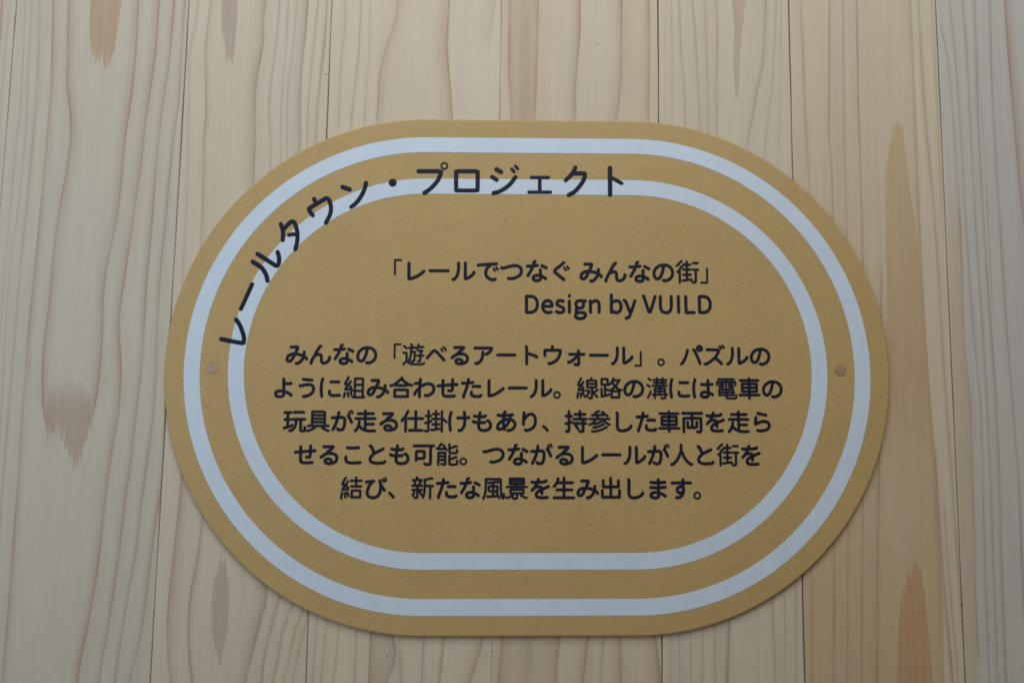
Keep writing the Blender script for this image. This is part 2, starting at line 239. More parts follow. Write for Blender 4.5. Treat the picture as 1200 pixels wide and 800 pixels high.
def plank(x0, x1, y_front, data, warm, grey, parent, seed):
    """x0..x1 in mm, front face at y_front (m); grain is carried by vertex attributes on a face whose columns follow the grain"""
    lines, streaks = data
    rnd = random.Random(seed)
    x0 = x0; x1 = x1
    e = 0.7
    cols = [np.full(len(ZR), v) for v in np.linspace(x0+e, x1-e, 9)]
    for side, soft, stren, tint, a, b, pts in lines:
        xl = at(pts, ZR)
        cols += [xl + d for d in OFFS[side](soft*(1.35 if side in 'RL' else 1.1))]
    for tint, stren, fade, l, r in streaks:
        xl, xr = at(l, ZR), at(r, ZR)
        cols += [xl - 1.5, xl - .25, xl + .25, xl + 1.5, xl + .25*(xr - xl), (xl + xr)/2, xl + .75*(xr - xl), xr - 1.5, xr - .25, xr + .25, xr + 1.5]
    X = np.sort(np.clip(np.array(cols), x0+e, x1-e), axis=0)
    n = X.shape[0]
    X += np.linspace(0, 0.02, n)[:, None]
    X[-1] = x1 - e
    Z = np.broadcast_to(ZR, X.shape)
    late = np.zeros(X.shape); tn = np.full(X.shape, 0.3); wsum = np.full(X.shape, 0.02)
    for side, soft, stren, tint, a, b, pts in lines:
        d = X - at(pts, Z)
        p = line_profile(d, side, soft*(1.35 if side in 'RL' else 1.1))*min(0.95, stren*1.1)
        zs = [q[1] for q in pts]
        wob = 1 + 0.13*np.sin(Z/37.0 + x0 + soft) + 0.1*np.sin(Z/13.0 + 2*soft)
        if a: p = p*np.clip(1 - (Z - max(zs))/16, 0, 1)
        if b: p = p*np.clip(1 - (min(zs) - Z)/16, 0, 1)
        p = np.clip(p*wob, 0, 1)
        late = 1 - (1 - late)*(1 - p); tn += p*tint; wsum += p
    tn = np.where(wsum > 0.03, (tn - 0.3)/wsum, 0.3)
    sdf = np.full(X.shape, -25.0); pw = np.zeros(X.shape); ps = np.zeros(X.shape)
    for tint, stren, fade, l, r in streaks:
        zt, zb = max(q[1] for q in l), min(q[1] for q in l)
        amt = np.full(X.shape, float(stren))
        if fade > 0: amt = amt*np.clip((zt - 3 - Z)/fade, 0, 1)
        if fade < 0: amt = amt*np.clip((Z - zb - 3)/(-fade), 0, 1)
        g = np.arange(zb, zt, 1.5); gl, gr = at(l, g), at(r, g)
        s = np.full(X.shape, -25.0)
        near = (X > gl.min() - 2) & (X < gr.max() + 2) & (Z > zb - 30) & (Z < zt + 30)
        xn, zn = X[near], Z[near]
        inside = (xn[:, None] > gl) & (xn[:, None] < gr)
        D = np.abs(g - zn[:, None])
        d_out = np.minimum(np.where(inside, 99, D).min(1), np.minimum(zn - zb, zt - zn))
        d_in = np.where(inside, D, 99).min(1)
        here = (d_in < 1.5) & (zn >= zb) & (zn <= zt)
        s[near] = np.clip(np.where(here, np.maximum(d_out, 0.3), -d_in), -25, 25)   # mm along the grain to the end of the streak
        s = np.where(amt <= 0.004, -25, s)
        k = s > sdf
        sdf = np.where(k, s, sdf); pw = np.where(k, tint, pw); ps = np.where(k, amt, ps)
    m = len(ZR)
    # long edges: eased corner, then the sides go back 11 mm
    rows = [(x0, y_front + 0.011), (x0, y_front + 0.0007), (x0 + 0.22, y_front + 0.0002)]
    verts, at_ = [], []
    def wob_e(x, z):      # sawn edges are not perfectly straight
        k = max(0.0, 1 - min(x - x0, x1 - x)/3.0)
        return k*(.13*math.sin(z/41 + seed) + .08*math.sin(z/13 + 2*seed))*(1 if x - x0 < x1 - x else -1)
    def add(x, y, z, i=None, j=None):
        verts.append(((x + wob_e(x, z))/1000, y, z/1000)); at_.append((i, j))
    for (xx, yy) in rows:
        for j in range(m): add(xx, yy, ZR[j], 0, j)
    for i in range(n):
        for j in range(m): add(X[i, j], y_front, ZR[j], i, j)
    for (xx, yy) in ((x1 - 0.22, y_front + 0.0002), (x1, y_front + 0.0007), (x1, y_front + 0.011)):
        for j in range(m): add(xx, yy, ZR[j], n-1, j)
    N = n + 6
    faces = [(i*m + j, i*m + j + 1, (i+1)*m + j + 1, (i+1)*m + j) for i in range(N-1) for j in range(m-1)]
    faces.append((0, (N-1)*m, (N-1)*m + m-1, m-1))
    faces.append(tuple(i*m for i in range(N))[::-1]); faces.append(tuple(i*m + m-1 for i in range(N)))
    o = link('plank', verts, faces, WOOD, parent)
    ii = np.array([a[0] for a in at_]); jj = np.array([a[1] for a in at_])
    for nm, arr in (('late', late), ('tint', tn), ('patch', sdf), ('patch_warm', pw), ('patch_amount', ps)):
        t = o.data.attributes.new(nm, 'FLOAT', 'POINT'); t.data.foreach_set('value', arr[ii, jj].astype(np.float32))
    wv = warm(X, Z) if callable(warm) else np.full(X.shape, float(warm))
    for nm, arr in (('plank_warm', wv), ('plank_grey', (1 - wv)*max(0, grey)), ('plank_lilac', (1 - wv)*max(0, -grey))):
        t = o.data.attributes.new(nm, 'FLOAT', 'POINT'); t.data.foreach_set('value', arr[ii, jj].astype(np.float32))
    return o

wall = empty('plank_wall', (0, 0, ZBOT), 'wall of pale vertical softwood planks with pinkish grain behind the oval sign', 'wall')
J = [v*1000 for v in Q[13:20]]
edges = [J[0]-151-138, J[0]-151] + J + [J[6]+158, J[6]+158+136]
gaps = [.5, .5, .45, .5, .65, .22, .9, .85, .85, .5, .5]
set_back = [0, 0.0003, 0, 0.0002, 0, 0.0001, 0.0002, 0, 0.0003, 0]
def warm6(X, Z):
    d = at(WOODDATA[6][0][5][6], Z) - X
    return np.clip(0.30 + d/3.0, 0.06, 0.50 - Z/900)
def warm7(X, Z):
    band = WOODDATA[7][0][-1][6]
    d = at(band, Z) - X
    return np.clip(0.2 + d/7.0, 0, 0.62)*np.clip((band[0][1] + 70 - Z)/90, 0.12, 1)
WARM = {0: .05, 1: .0, 2: .0, 3: .03, 4: .0, 5: .12, 6: .02, 7: warm6, 8: warm7, 9: .1}
GREY = {0: .5, 1: .9, 2: .9, 3: .4, 4: .1, 5: .1, 6: .3, 7: 0, 8: -.85, 9: -.5}
for k in range(len(edges)-1):
    data = WOODDATA[k-1] if 1 <= k <= 8 else invent(random.Random(40+k), edges[k], edges[k+1])
    o = plank(edges[k] + gaps[k]/2, edges[k+1] - gaps[k+1]/2, set_back[k], data, WARM[k], GREY[k], wall, k)
    o.matrix_parent_inverse = mathutils.Matrix.Translation((0, 0, -ZBOT))
bx = [edges[0]/1000, edges[-1]/1000]
bk = link('backing_board', [(bx[0], .0125, ZBOT), (bx[1], .0125, ZBOT), (bx[1], .0125, ZTOP), (bx[0], .0125, ZTOP), (bx[0], .022, ZBOT), (bx[1], .022, ZBOT), (bx[1], .022, ZTOP), (bx[0], .022, ZTOP)],
     [(0, 1, 2, 3), (5, 4, 7, 6), (4, 0, 3, 7), (1, 5, 6, 2), (3, 2, 6, 7), (4, 5, 1, 0)], DARK, wall)
bk.matrix_parent_inverse = mathutils.Matrix.Translation((0, 0, -ZBOT))
for (x, z), r in [[[-412.5,138],0.7],[[-177.8,252],0.9],[[56.1,284],0.8],[[-111.5,-230],1.1],[[-346.9,275],0.5],[[353.8,-187],0.9],[[-440.8,117],0.7],[[306.0,144],0.75],[[-27.3,-226],0.6],[[-336.6,39],0.4],[[354.6,-185],0.8]]:      # pin knots: small dark eyes in the wood
    v = [(x/1000, -0.0006, z/1000)] + [(x/1000 + .8*r/1000*math.cos(a), 0.0004, z/1000 + 1.15*r/1000*math.sin(a)) for a in np.linspace(0, 2*math.pi, 11)[:-1]]
    p = link('pin_knot', v, [(0, 1+(i+1) % 10, 1+i) for i in range(10)], KNOT, wall)
    p.matrix_parent_inverse = mathutils.Matrix.Translation((0, 0, -ZBOT))

# ------------------------------------------------------------------ the sign
T = 0.004
HALF = Q[8]
sign = empty('information_sign', (0, 0, 0), 'oval light brown board with two white rings and dark Japanese lettering on the plank wall', 'sign', (0, -Q[6], 0))

def stadium(r, n=80):
    a = np.linspace(-math.pi/2, math.pi/2, n)
    return [(HALF + r*math.cos(t), r*math.sin(t)) for t in a] + [(-HALF - r*math.cos(t), -r*math.sin(t)) for t in a]

R0, BEV = Q[7], 0.0014
loops = [(R0 - .0004, 0.0), (R0, -.0008)] + [(R0 - BEV + BEV*math.cos(a), -T + BEV - BEV*math.sin(a)) for a in np.linspace(0, math.pi/2, 7)]
verts, faces = [], []
for r, y in loops: verts += [(u, y, v) for u, v in stadium(r)]
n = 160
for k in range(len(loops)-1):
    faces += [(k*n + i, k*n + (i+1) % n, (k+1)*n + (i+1) % n, (k+1)*n + i) for i in range(n)]
faces.append(tuple(range((len(loops)-1)*n, len(loops)*n)))
faces.append(tuple(range(n))[::-1])
board = link('board', verts, faces, MDF, sign)
for p in board.data.polygons: p.use_smooth = len(p.vertices) == 4

def ring(name, r_out, r_in):
    y0, y1, e = -T + .00005, -T - .00022, .00008
    L = [(r_out, y0), (r_out, y1 + e), (r_out - e, y1), (r_in + e, y1), (r_in, y1 + e), (r_in, y0)]
    v, f = [], []
    for r, y in L: v += [(a, y, b) for a, b in stadium(r)]
    for k in range(len(L)-1):
        f += [(k*n + i, k*n + (i+1) % n, (k+1)*n + (i+1) % n, (k+1)*n + i) for i in range(n)]
    return link(name, v, f, WHITE, sign)
o = ring('white_ring', Q[9], Q[10]); o['label'] = 'outer white ring'
o = ring('white_ring', Q[11], Q[12]); o['label'] = 'inner white ring'

C24 = [(math.cos(a), math.sin(a)) for a in np.linspace(0, 2*math.pi, 25)[:-1]]
for (u, v), pm in zip([[-260.4,0.5],[258.8,0.0]], (PLUG, PLUG_DARK)):        # round wooden plugs over the screws, sitting slightly proud in a fine dark seam
    r = 0.0046
    vs = [(u/1000, -T - .00030, v/1000)]
    for k, y in ((.9, -T - .00028), (1.0, -T - .00012), (1.0, -T + .0003)):
        vs += [(u/1000 + r*k*c, y, v/1000 + r*k*s) for c, s in C24]
    fs = [(0, 1+(i+1) % 24, 1+i) for i in range(24)]
    for q in (0, 1): fs += [(1+24*q+i, 1+24*q+(i+1) % 24, 25+24*q+(i+1) % 24, 25+24*q+i) for i in range(24)]
    pl = link('screw_plug', vs, fs, pm, sign)
    vs = [(u/1000 + rr*c, y, v/1000 + rr*s) for rr, y in ((r, -T - .00003), (r + .00045, -T - .00003), (r + .0006, -T + .0001)) for c, s in C24]
    fs = [(24*q+i, 24*q+(i+1) % 24, 24*q+24+(i+1) % 24, 24*q+24+i) for q in (0, 1) for i in range(24)]
    link('seam', vs, fs, SEAM, pl)

# ------------------------------------------------------------------ lettering: strokes with round ends, printed on the board
GLYPHS = {"D":[[145,415,145,675,155,693,340,690,410,673,465,645,500,615,531,575,558,515,575,440,580,365,565,245,538,177,514,137,485,106,445,77,379,51,335,41,235,35,165,35,151,41,145,60,145,415]],
"I":[[145,45,145,685]],
"L":[[470,35,165,35,147,45,145,685]],
"U":[[580,685,580,290,563,180,534,112,515,85,482,59,415,32,360,28,311,31,235,62,204,90,167,152,151,215,145,270,145,680]],
"V":[[515,690,325,75,314,62,290,49,262,61,252,75,64,685,45,705]],
"b":[[135,100,285,32,340,25,383,37,440,71,478,117,505,181,515,245,515,335,498,405,474,453,425,498,365,515,310,510,271,500,195,462,135,450],[130,35,135,750]],
"e":[[440,50,380,31,295,25,245,33,190,62,159,89,125,141,101,225,100,285],[100,285,464,287,470,305,465,374,446,430,410,480,365,507,325,515,275,515,226,505,170,468,129,415,106,355,100,285]],
"g":[[175,225,245,206,300,206,353,222,399,262,420,305,425,380,395,500],[175,225,132,155,121,110,127,87,165,35],[165,35,360,30,440,19,463,8,488,-17,500,-55,481,-134,441,-176,405,-196,305,-219,220,-214,147,-188,102,-143,95,-95,117,-32,148,2,165,35],[175,225,134,290,115,360,121,404,135,445,167,484,217,513,265,520,390,502,505,505]],
"i":[[135,45,135,495],[138,715,140,715]],
"n":[[135,430,203,452,250,486,290,503,350,515,393,508,440,480,468,428,475,385,480,45],[135,45,130,500]],
"s":[[365,490,270,520,230,520,180,508,154,496,124,467,107,405,124,351,152,321,323,243,364,210,379,170,380,130,373,95,358,70,333,47,300,32,235,22,165,32,85,70]],
"y":[[275,45,258,-50,214,-138,183,-169,148,-188,90,-195],[275,45,308,72,450,510],[275,45,242,67,75,504,20,535]],
"、":[[115,165,180,110,275,5]],
"。":[[90,160,120,193,170,214,215,214,268,194,301,159,319,110,318,70,295,15,274,-7,234,-29,185,-34,150,-28,125,-15,90,20,71,61,71,124,90,160]],
"「":[[930,810,695,810,686,804,685,235]],
"」":[[315,520,313,-49,300,-55,70,-55]],
"あ":[[675,530,670,465],[465,790,422,755,410,635],[420,150,476,169,559,267,636,410,645,465],[420,95,370,83,295,51,220,45,187,52,170,65,151,110,157,195,179,249,207,291,255,344,320,393,390,410],[395,620,390,620],[390,620,390,625],[390,620,375,605],[375,605,368,600,375,605],[575,0,610,-8,700,22,771,64,814,107,843,157,860,205,865,260,845,344,816,386,773,424,735,445,665,465,550,470,395,445],[395,625,400,535,390,425,390,320,406,185,420,144,421,101,440,45],[170,655,177,642,205,636,391,626,415,635,595,645,765,665]],
"う":[[345,10,400,1,520,37,613,82,675,130,713,177,745,236,759,335,748,400,727,440,698,469,670,486,605,510,475,510,230,457,200,465],[330,740,485,716,680,700]],
"が":[[145,20,213,157,263,282,318,460,325,530],[865,815,880,810,935,720],[770,770,820,680],[350,545,351,605,370,740],[895,330,814,515,758,608,745,615],[330,55,371,17,400,10,485,10,515,17,531,24,558,55,598,160,620,315,620,425,603,493,575,525,520,545,351,543,325,531,110,520]],
"ぐ":[[620,740,560,681,289,456,262,425,250,385,261,345,289,314,615,35],[745,580,805,480],[630,530,682,440,705,430]],
"け":[[725,525,450,525,435,530],[720,525,715,740,690,760],[885,545,830,535,720,530],[485,-5,550,-6,570,5,635,65,676,130,710,230,720,330,725,530],[165,760,125,600,108,420,112,230,140,10]],
"こ":[[720,660,505,645,270,660],[800,40,575,15,395,21,326,40,255,81,227,120,215,160,215,220,225,270]],
"し":[[840,200,835,160,766,89,685,36,590,2,510,-10,415,-4,375,9,331,35,287,105,276,180,290,720,281,741,260,755]],
"す":[[570,205,555,190],[555,190,548,185,555,190],[580,755,580,625],[585,205,545,210,445,200,412,212,367,247,347,285,340,325,347,370,362,405,407,448,446,465,480,468,555,460,580,450],[890,625,370,625,135,615],[585,625,584,450,610,295,571,140,516,74,440,22,370,-5,310,10]],
"せ":[[880,530,695,520],[90,465,300,480],[300,485,610,515,695,515],[300,700,300,160,312,105,327,72,365,42,430,25,560,20,770,35],[535,265,630,256,664,264,678,290,690,375,695,500,695,735]],
"た":[[575,445,715,455,860,445],[350,580,344,511,303,355,238,157,182,21,195,-10],[370,595,385,745],[905,70,870,27,825,21,655,20,590,33,540,61,517,92,505,140,515,205],[135,585,350,584,370,594,420,596,570,620]],
"つ":[[350,80,400,60,530,76,685,129,770,185,834,265,860,350,860,425,843,480,821,520,785,557,728,588,680,605,595,610,516,605,385,573,140,494,80,515]],
"で":[[720,485,775,390],[830,530,890,435],[595,655,573,606,516,555,481,513,432,418,412,305,422,225,449,161,482,117,532,76,587,47,661,21,725,10,790,45],[120,620,490,660,601,656,665,670,835,680]],
"と":[[760,610,470,456,410,440],[235,740,275,728,288,713,410,440],[840,80,810,41,790,32,580,10,505,10,410,21,340,44,295,71,267,100,246,151,246,215,257,253,297,321,394,407,410,440]],
"な":[[850,70,833,94,750,149,725,159,660,170],[345,590,333,520,301,445,236,320,160,195],[445,790,396,755,375,605],[710,610,880,515],[655,200,520,210,432,193,377,153,361,90,369,55,390,25,410,9,460,-9,510,-15,570,-9,610,7,633,29,653,65,660,120,650,260,650,440],[535,625,470,611,375,604,340,590,240,585,135,590]],
"に":[[495,630,545,625,825,630],[860,60,640,45,575,51,510,69,484,84,452,122,445,155,450,230],[165,760,125,600,108,420,112,230,140,10]],
"の":[[515,675,590,675,670,653,732,621,780,580,811,540,850,460,865,385,865,315,848,240,821,180,776,119,738,86,660,42,570,16,495,35],[515,675,460,675,380,655,311,621,239,566,187,503,157,450,131,360,131,255,157,172,174,144,217,107,270,95,325,111,364,152,398,207,440,305,483,455,515,625,515,675]],
"は":[[430,555,465,545,700,545],[700,550,875,565],[715,185,790,173,885,110],[710,220,700,490,700,730],[710,220,715,135,708,90,688,49,648,17,590,5,505,12,452,36,419,76,413,110,422,160,442,188,472,208,550,230,710,220],[165,760,125,600,108,420,112,230,140,10]],
"び":[[790,750,834,656,860,645],[725,470,766,449,809,376,870,290],[890,790,935,695],[130,635,145,630,295,650,365,651,410,668,435,670],[670,685,689,660,723,476,706,450,710,350,705,285,685,191,659,125,608,52,545,6,465,-19,400,-25,340,-19,272,7,212,62,187,117,176,165,176,240,197,343,239,445,275,505,338,587,355,650]],
"べ":[[770,700,814,683,875,580],[120,240,119,256,346,535,370,553,420,560,453,549,490,515,800,160],[685,635,740,535]],
"ま":[[225,645,360,630,530,625],[540,195,605,184,640,171,715,133,810,70],[530,630,800,650],[530,415,325,420,220,430],[530,420,600,420,810,440],[525,755,530,740,535,215],[535,215,400,220,341,214,282,193,249,171,230,144,221,100,229,61,262,21,325,-4,435,-10,480,4,515,30,533,70,540,110,535,215]],
"み":[[780,275,840,263,890,232,910,175],[445,405,460,475,533,632,543,698,265,695],[410,400,290,388,232,363,166,315,132,268,111,190,117,135,137,105,166,86,215,80,248,87,279,110,328,182,373,277,398,335,410,400],[780,315,545,389,445,404,410,400],[800,480,805,460,793,335,781,309,779,280,753,205,713,130,646,54,575,2,545,-10,490,-5]],
"も":[[690,405,750,388,791,329,820,260,825,170,811,120,778,71,713,27,630,1,490,-4,415,21,376,55,352,90,336,145,340,325],[380,580,390,750],[370,580,350,390,350,325],[115,380,122,365,140,352,315,326,575,330],[615,620,580,585,490,575,330,580,155,605]],
"よ":[[795,560,700,550,495,545],[505,210,580,200,673,158,794,77,805,45],[500,235,490,745],[500,235,345,240,275,228,230,211,200,190,177,155,170,120,177,67,195,40,220,21,270,1,375,-10,450,9,488,47,505,95,500,235]],
"ら":[[675,670,365,736,352,747,350,760],[240,285,299,304,360,346,430,378,461,389,555,405,630,404,708,383,746,361,771,336,798,290,805,205,793,157,761,104,700,54,615,21,495,0,361,1,320,25],[240,285,235,330,260,575]],
"り":[[330,20,394,-4,505,27,583,66,660,130,708,202,733,265,745,330,745,470,725,560,684,638,635,681,570,700,500,688,447,664,386,610,316,504,265,475],[260,260,252,350,264,470,255,520,285,755]],
"る":[[175,260,292,354,357,398,410,425],[435,435,442,440,435,435],[435,435,420,425],[615,15,598,103,564,154,520,181,480,194,420,194,371,176,342,143,333,100,337,70,351,45,387,17,450,-4,510,-10,585,-3,605,2,615,15],[410,425,429,476,625,641,650,700],[650,700,500,705,275,695],[615,15,685,27,713,42,761,79,781,106,803,155,815,215,805,280,789,315,740,370,705,393,650,415,560,424,435,415,410,425]],
"わ":[[320,585,255,585,120,570],[290,355,234,330,110,155,105,105],[315,435,375,454,450,501,530,538,630,560,685,560,775,533,826,496,851,465,880,404,885,315,873,252,829,172,753,106,675,67,595,45,535,65],[300,5,300,340,291,361,314,430,315,565,325,595,330,755]],
"を":[[290,440,297,485,352,580,360,635],[290,440,155,300],[305,440,315,450],[555,360,615,372,830,460],[395,645,410,760],[315,450,322,455,315,450],[555,320,495,308,470,296,405,253,366,218,337,173,326,130,326,90,336,57,360,31,390,12,495,-9,610,-10,775,5],[735,700,695,662,600,650,370,635,215,635,150,645],[555,170,555,354,543,395,529,419,505,439,470,450,410,450,320,431,290,440]],
"ん":[[330,350,330,360],[330,360,327,367,330,360],[885,265,895,235,893,207,861,135,815,70,748,22,660,6,625,12,597,26,565,71,555,145,555,285,543,335,526,361,495,379,450,380,390,368,354,351,295,345],[140,0,138,30,202,188,232,248,293,342,305,399,344,475,482,723,530,740]],
"ア":[[485,500,489,485,480,340,455,231,421,161,355,80,283,27,255,15,195,20],[620,415,662,419,721,469,776,529,836,615,849,665,844,676,155,680]],
"ウ":[[490,760,495,595],[340,30,400,16,485,49,578,101,676,189,733,270,765,336,815,506,818,578,811,591,800,595,185,594,175,580,175,375,180,360]],
"ォ":[[610,425,830,425],[610,425,605,575],[610,425,595,410],[595,365,547,335,440,221,305,115,245,77,190,85],[595,410,570,425,240,425],[455,-10,476,-24,560,-29,593,-23,613,0,618,30,615,335,596,371,595,410]],
"ズ":[[800,35,731,116,550,295],[800,690,749,773,738,783,720,785],[205,645,225,640,698,638,688,562,628,447,562,345,550,295],[110,25,155,16,220,47,380,161,500,274,550,295],[915,725,864,808,853,818,835,820]],
"ト":[[380,460,460,448,605,398,780,324,793,313,795,300],[355,750,374,733,380,715,380,5]],
"パ":[[865,45,855,56,778,280,691,495,628,625,615,638,600,640],[85,30,136,53,243,252,298,400,350,615],[930,675,935,700,926,740,900,770,880,780,845,784,812,778,781,755,761,710,762,680,777,645,795,627,830,611,865,611,895,622,923,650,930,675]],
"ル":[[95,25,138,32,176,69,231,151,275,246,305,440,305,705],[570,705,570,80,576,61,590,57,655,74,765,145,901,274,905,320]],
"レ":[[275,695,275,70,286,49,340,51,408,72,505,109,598,157,753,261,860,365]],
"ー":[[850,380,815,385,215,385,165,380,145,385]],
"両":[[95,730,905,730],[700,-35,740,-50,820,-44,844,-34,853,-15,860,40,858,519,840,525,150,525,140,515,140,-45],[495,730,495,135],[685,360,683,137,320,135,307,137,305,145,305,365]],
"人":[[495,795,490,700,495,525],[925,-10,890,-13,847,11,780,66,716,130,657,210,606,300,577,365,533,498,495,525],[495,525,462,500,438,405,406,320,351,216,294,132,215,50,178,22,118,-18,85,-20]],
"仕":[[70,390,77,423,149,506,210,535],[640,780,640,0],[930,485,350,485],[910,-5,380,-5],[225,-40,225,510,212,541,235,630,315,790]],
"具":[[935,-25,920,-30,890,-26,780,36,680,86,660,90],[765,470,245,470],[765,615,245,615],[765,330,245,330],[50,-30,115,-33,245,31,327,83,370,90],[85,175,915,175],[245,175,245,745,251,758,265,760,740,760,759,754,765,735,765,175]],
"出":[[855,295,855,15],[190,705,190,450,192,442,205,440,809,442,815,455,815,700],[495,795,495,15],[855,15,151,16,145,25,145,295]],
"参":[[185,-20,250,-45,455,-4,615,47,688,82,765,134,810,145],[655,475,686,405,764,334,891,254,925,255],[735,670,706,723,640,768,610,770],[80,250,109,246,158,272,275,361,333,425,345,475],[675,250,637,248,500,179,375,137,301,121,245,140],[440,640,435,595,417,550,405,490],[590,365,547,363,435,309,329,271,275,280],[480,805,432,798,302,703,280,650],[85,485,325,485,351,477,404,489,625,485,650,479,675,485,910,485],[840,610,795,651,740,668,715,656,660,650,445,641,295,640,270,649,215,635,185,645]],
"可":[[540,-5,600,-36,620,-40,740,-34,765,-24,778,-5,785,35,785,725],[195,210,528,212,526,506,197,508,195,210],[195,210,195,130],[95,730,905,730]],
"合":[[515,745,530,800],[235,10,775,10],[235,10,235,275,241,288,255,290,769,286,775,275,775,10],[245,525,259,513,269,489,290,476,705,475,720,481,775,535],[515,745,645,631,777,537,895,477,950,490],[515,745,475,729,395,651,260,548,243,527,115,467,70,475]],
"持":[[210,335,310,355],[75,285,205,310],[570,80,509,178,485,195],[915,300,405,300],[645,-25,675,-43,700,-45,760,-38,785,-24,790,5,790,480],[660,800,660,480],[310,600,80,600],[450,675,875,675],[400,480,925,480],[205,800,204,5,192,-29,170,-38,115,-41,90,-25]],
"掛":[[195,325,60,300],[200,350,305,370],[935,335,926,356,815,454,755,475],[640,245,365,245],[505,375,505,45],[380,675,630,675],[290,600,80,600],[505,800,505,480],[750,-45,750,800],[655,475,355,475],[195,805,194,-5,184,-34,155,-44,106,-44,60,-20],[665,65,510,44,490,36,340,11,310,25]],
"新":[[810,465,810,-40],[170,475,171,515,189,560,165,635],[295,705,281,770,264,803,250,810],[150,200,136,155,95,80],[440,650,400,625,367,535,360,475],[385,205,399,199,413,180,455,95],[470,305,85,305],[285,470,283,10,270,-18,225,-29,170,-5],[920,465,585,465],[465,705,95,705],[510,-15,548,75,585,270,589,710,600,720,850,778,890,770],[480,475,80,475]],
"景":[[340,85,297,78,200,19,120,-18,65,-10],[895,-20,870,-16,685,73,660,70],[790,665,205,665],[330,-20,381,-49,460,-50,483,-43,500,10,500,160],[500,160,475,170,237,172,230,185,230,300,240,318,745,320,771,309,775,190,765,172,520,170,500,160],[205,665,205,570,216,551,775,550,789,560,790,760,780,775,220,774,206,760,205,665],[90,430,905,430],[490,550,486,480,495,435]],
"溝":[[90,520,199,461,205,440],[255,720,145,785],[120,-20,124,0,213,177,240,245],[500,800,500,485],[895,730,360,730],[875,610,380,610],[740,805,740,485],[615,115,615,480],[405,245,845,245],[405,-40,405,350,411,364,425,370,820,370,841,359,845,15,835,-30,820,-44,740,-50,680,-25],[930,110,310,110],[320,485,920,485]],
"玩":[[865,735,470,735],[560,445,550,280,523,160,508,122,475,65,423,11,350,-33,300,-25],[745,445,745,20,754,-19,770,-33,805,-40,870,-39,910,-28,925,-5,935,60,915,110],[345,725,85,725],[215,725,215,135],[915,445,425,445],[330,435,100,435],[395,200,373,171,358,162,280,141,220,134,190,115,75,85]],
"生":[[220,610,232,685,265,775],[905,-10,95,-10],[205,315,830,315],[500,800,500,-10],[85,455,118,470,194,595,220,610,860,610]],
"組":[[525,495,855,495],[390,75,359,180,375,220],[265,10,256,40,240,165],[240,510,228,455,149,354,130,300],[525,240,855,240],[225,510,215,495],[215,495,208,490,215,495],[80,-15,104,86,110,150],[130,300,165,295,325,319,375,320],[110,520,127,578,163,630,251,785,250,815],[920,-25,440,-25],[525,-25,525,740,531,753,545,755,840,755,853,749,855,-25],[340,430,352,420,372,335,397,276,420,265],[350,635,286,534,250,514,110,520]],
"結":[[305,440,333,423,360,320],[375,50,360,114,330,190],[100,170,109,145,76,-15,90,-60],[250,-5,230,160],[360,320,320,319,165,295,130,300],[250,795,127,583,110,520],[130,300,144,355,221,456,240,515],[505,-5,855,-5],[505,-5,505,255,511,268,525,270,849,268,855,255,855,-5],[680,800,680,445],[460,670,910,670],[885,440,485,440],[335,645,323,610,264,524,205,515,110,520]],
"線":[[305,190,345,80],[665,800,645,705],[330,315,165,295,125,300],[700,235,770,200],[105,520,119,575,199,715,235,795],[930,300,890,298,801,217,770,200],[75,-20,109,150,100,170],[870,560,485,560],[915,20,905,18,885,30,826,90,779,156,770,200],[230,515,216,460,139,354,125,300],[580,260,450,265],[580,260,561,190,503,94,420,16,390,20],[215,160,230,5],[645,705,868,698,870,430,864,412,510,410,491,416,485,435,487,694,500,700,645,705],[350,270,331,321,310,420,290,435],[105,520,120,515,245,519,269,537,330,640],[685,410,685,320,698,241,685,215,683,-15,674,-34,645,-45,586,-44,550,-25]],
"能":[[420,305,135,305],[885,265,855,268,680,197,590,185],[135,155,420,155],[590,640,685,657,845,718,885,710],[270,815,227,793,147,663,130,605],[350,745,364,738,406,670,415,620],[590,795,590,495,597,460,610,447,640,435,855,435,875,440,901,465,915,516,895,570],[900,115,923,60,913,5,890,-28,815,-40,690,-40,630,-34,607,-23,590,20,590,330],[270,-15,330,-43,395,-37,408,-29,413,-15,420,30,418,440,405,450,145,449,135,435,135,-40],[475,575,457,581,441,609,425,619,220,600,150,600,70,620]],
"街":[[910,745,730,745],[75,630,139,690,222,795,270,815],[100,380,125,403,175,420],[685,-25,715,-43,750,-44,805,-36,823,-10,830,45,830,475],[475,805,475,480],[345,680,610,680],[330,480,630,480],[330,270,625,270],[475,55,475,390],[925,475,725,475],[655,70,510,59,315,31,295,35],[300,615,252,590,192,488,176,430,185,395,185,-50]],
"走":[[835,250,495,250],[895,480,100,480],[190,685,825,685],[495,10,495,795],[90,-30,146,35,183,102,209,165,228,185,250,345],[230,185,266,166,326,90,377,46,435,17,493,8,521,-14,635,-30,895,-30]],
"路":[[855,245,840,250,535,250],[535,-10,855,-10],[380,530,465,532,531,613,560,625],[965,305,910,291,875,290],[695,460,736,499,801,600,823,645,830,695],[695,460,652,505,588,601,560,625],[695,460,695,450],[875,290,861,316,787,366,695,450],[265,310,384,309,407,292,455,276,520,290],[120,30,120,360],[520,290,530,313,616,374,695,450],[265,65,265,525],[380,530,365,525,126,527,120,545,122,759,140,765,376,761,380,530],[430,125,403,92,390,87,271,64,250,52,185,36,120,30],[535,-10,535,240,520,290],[855,-10,855,235,875,290],[600,705,815,705,836,697,885,720],[620,795,607,760,599,711,572,685,560,625]],
"車":[[880,715,115,715],[915,100,90,100],[810,410,195,410],[195,410,195,560,205,574,790,575,809,560,810,265,795,246,205,247,195,260,195,410],[495,-40,495,795]],
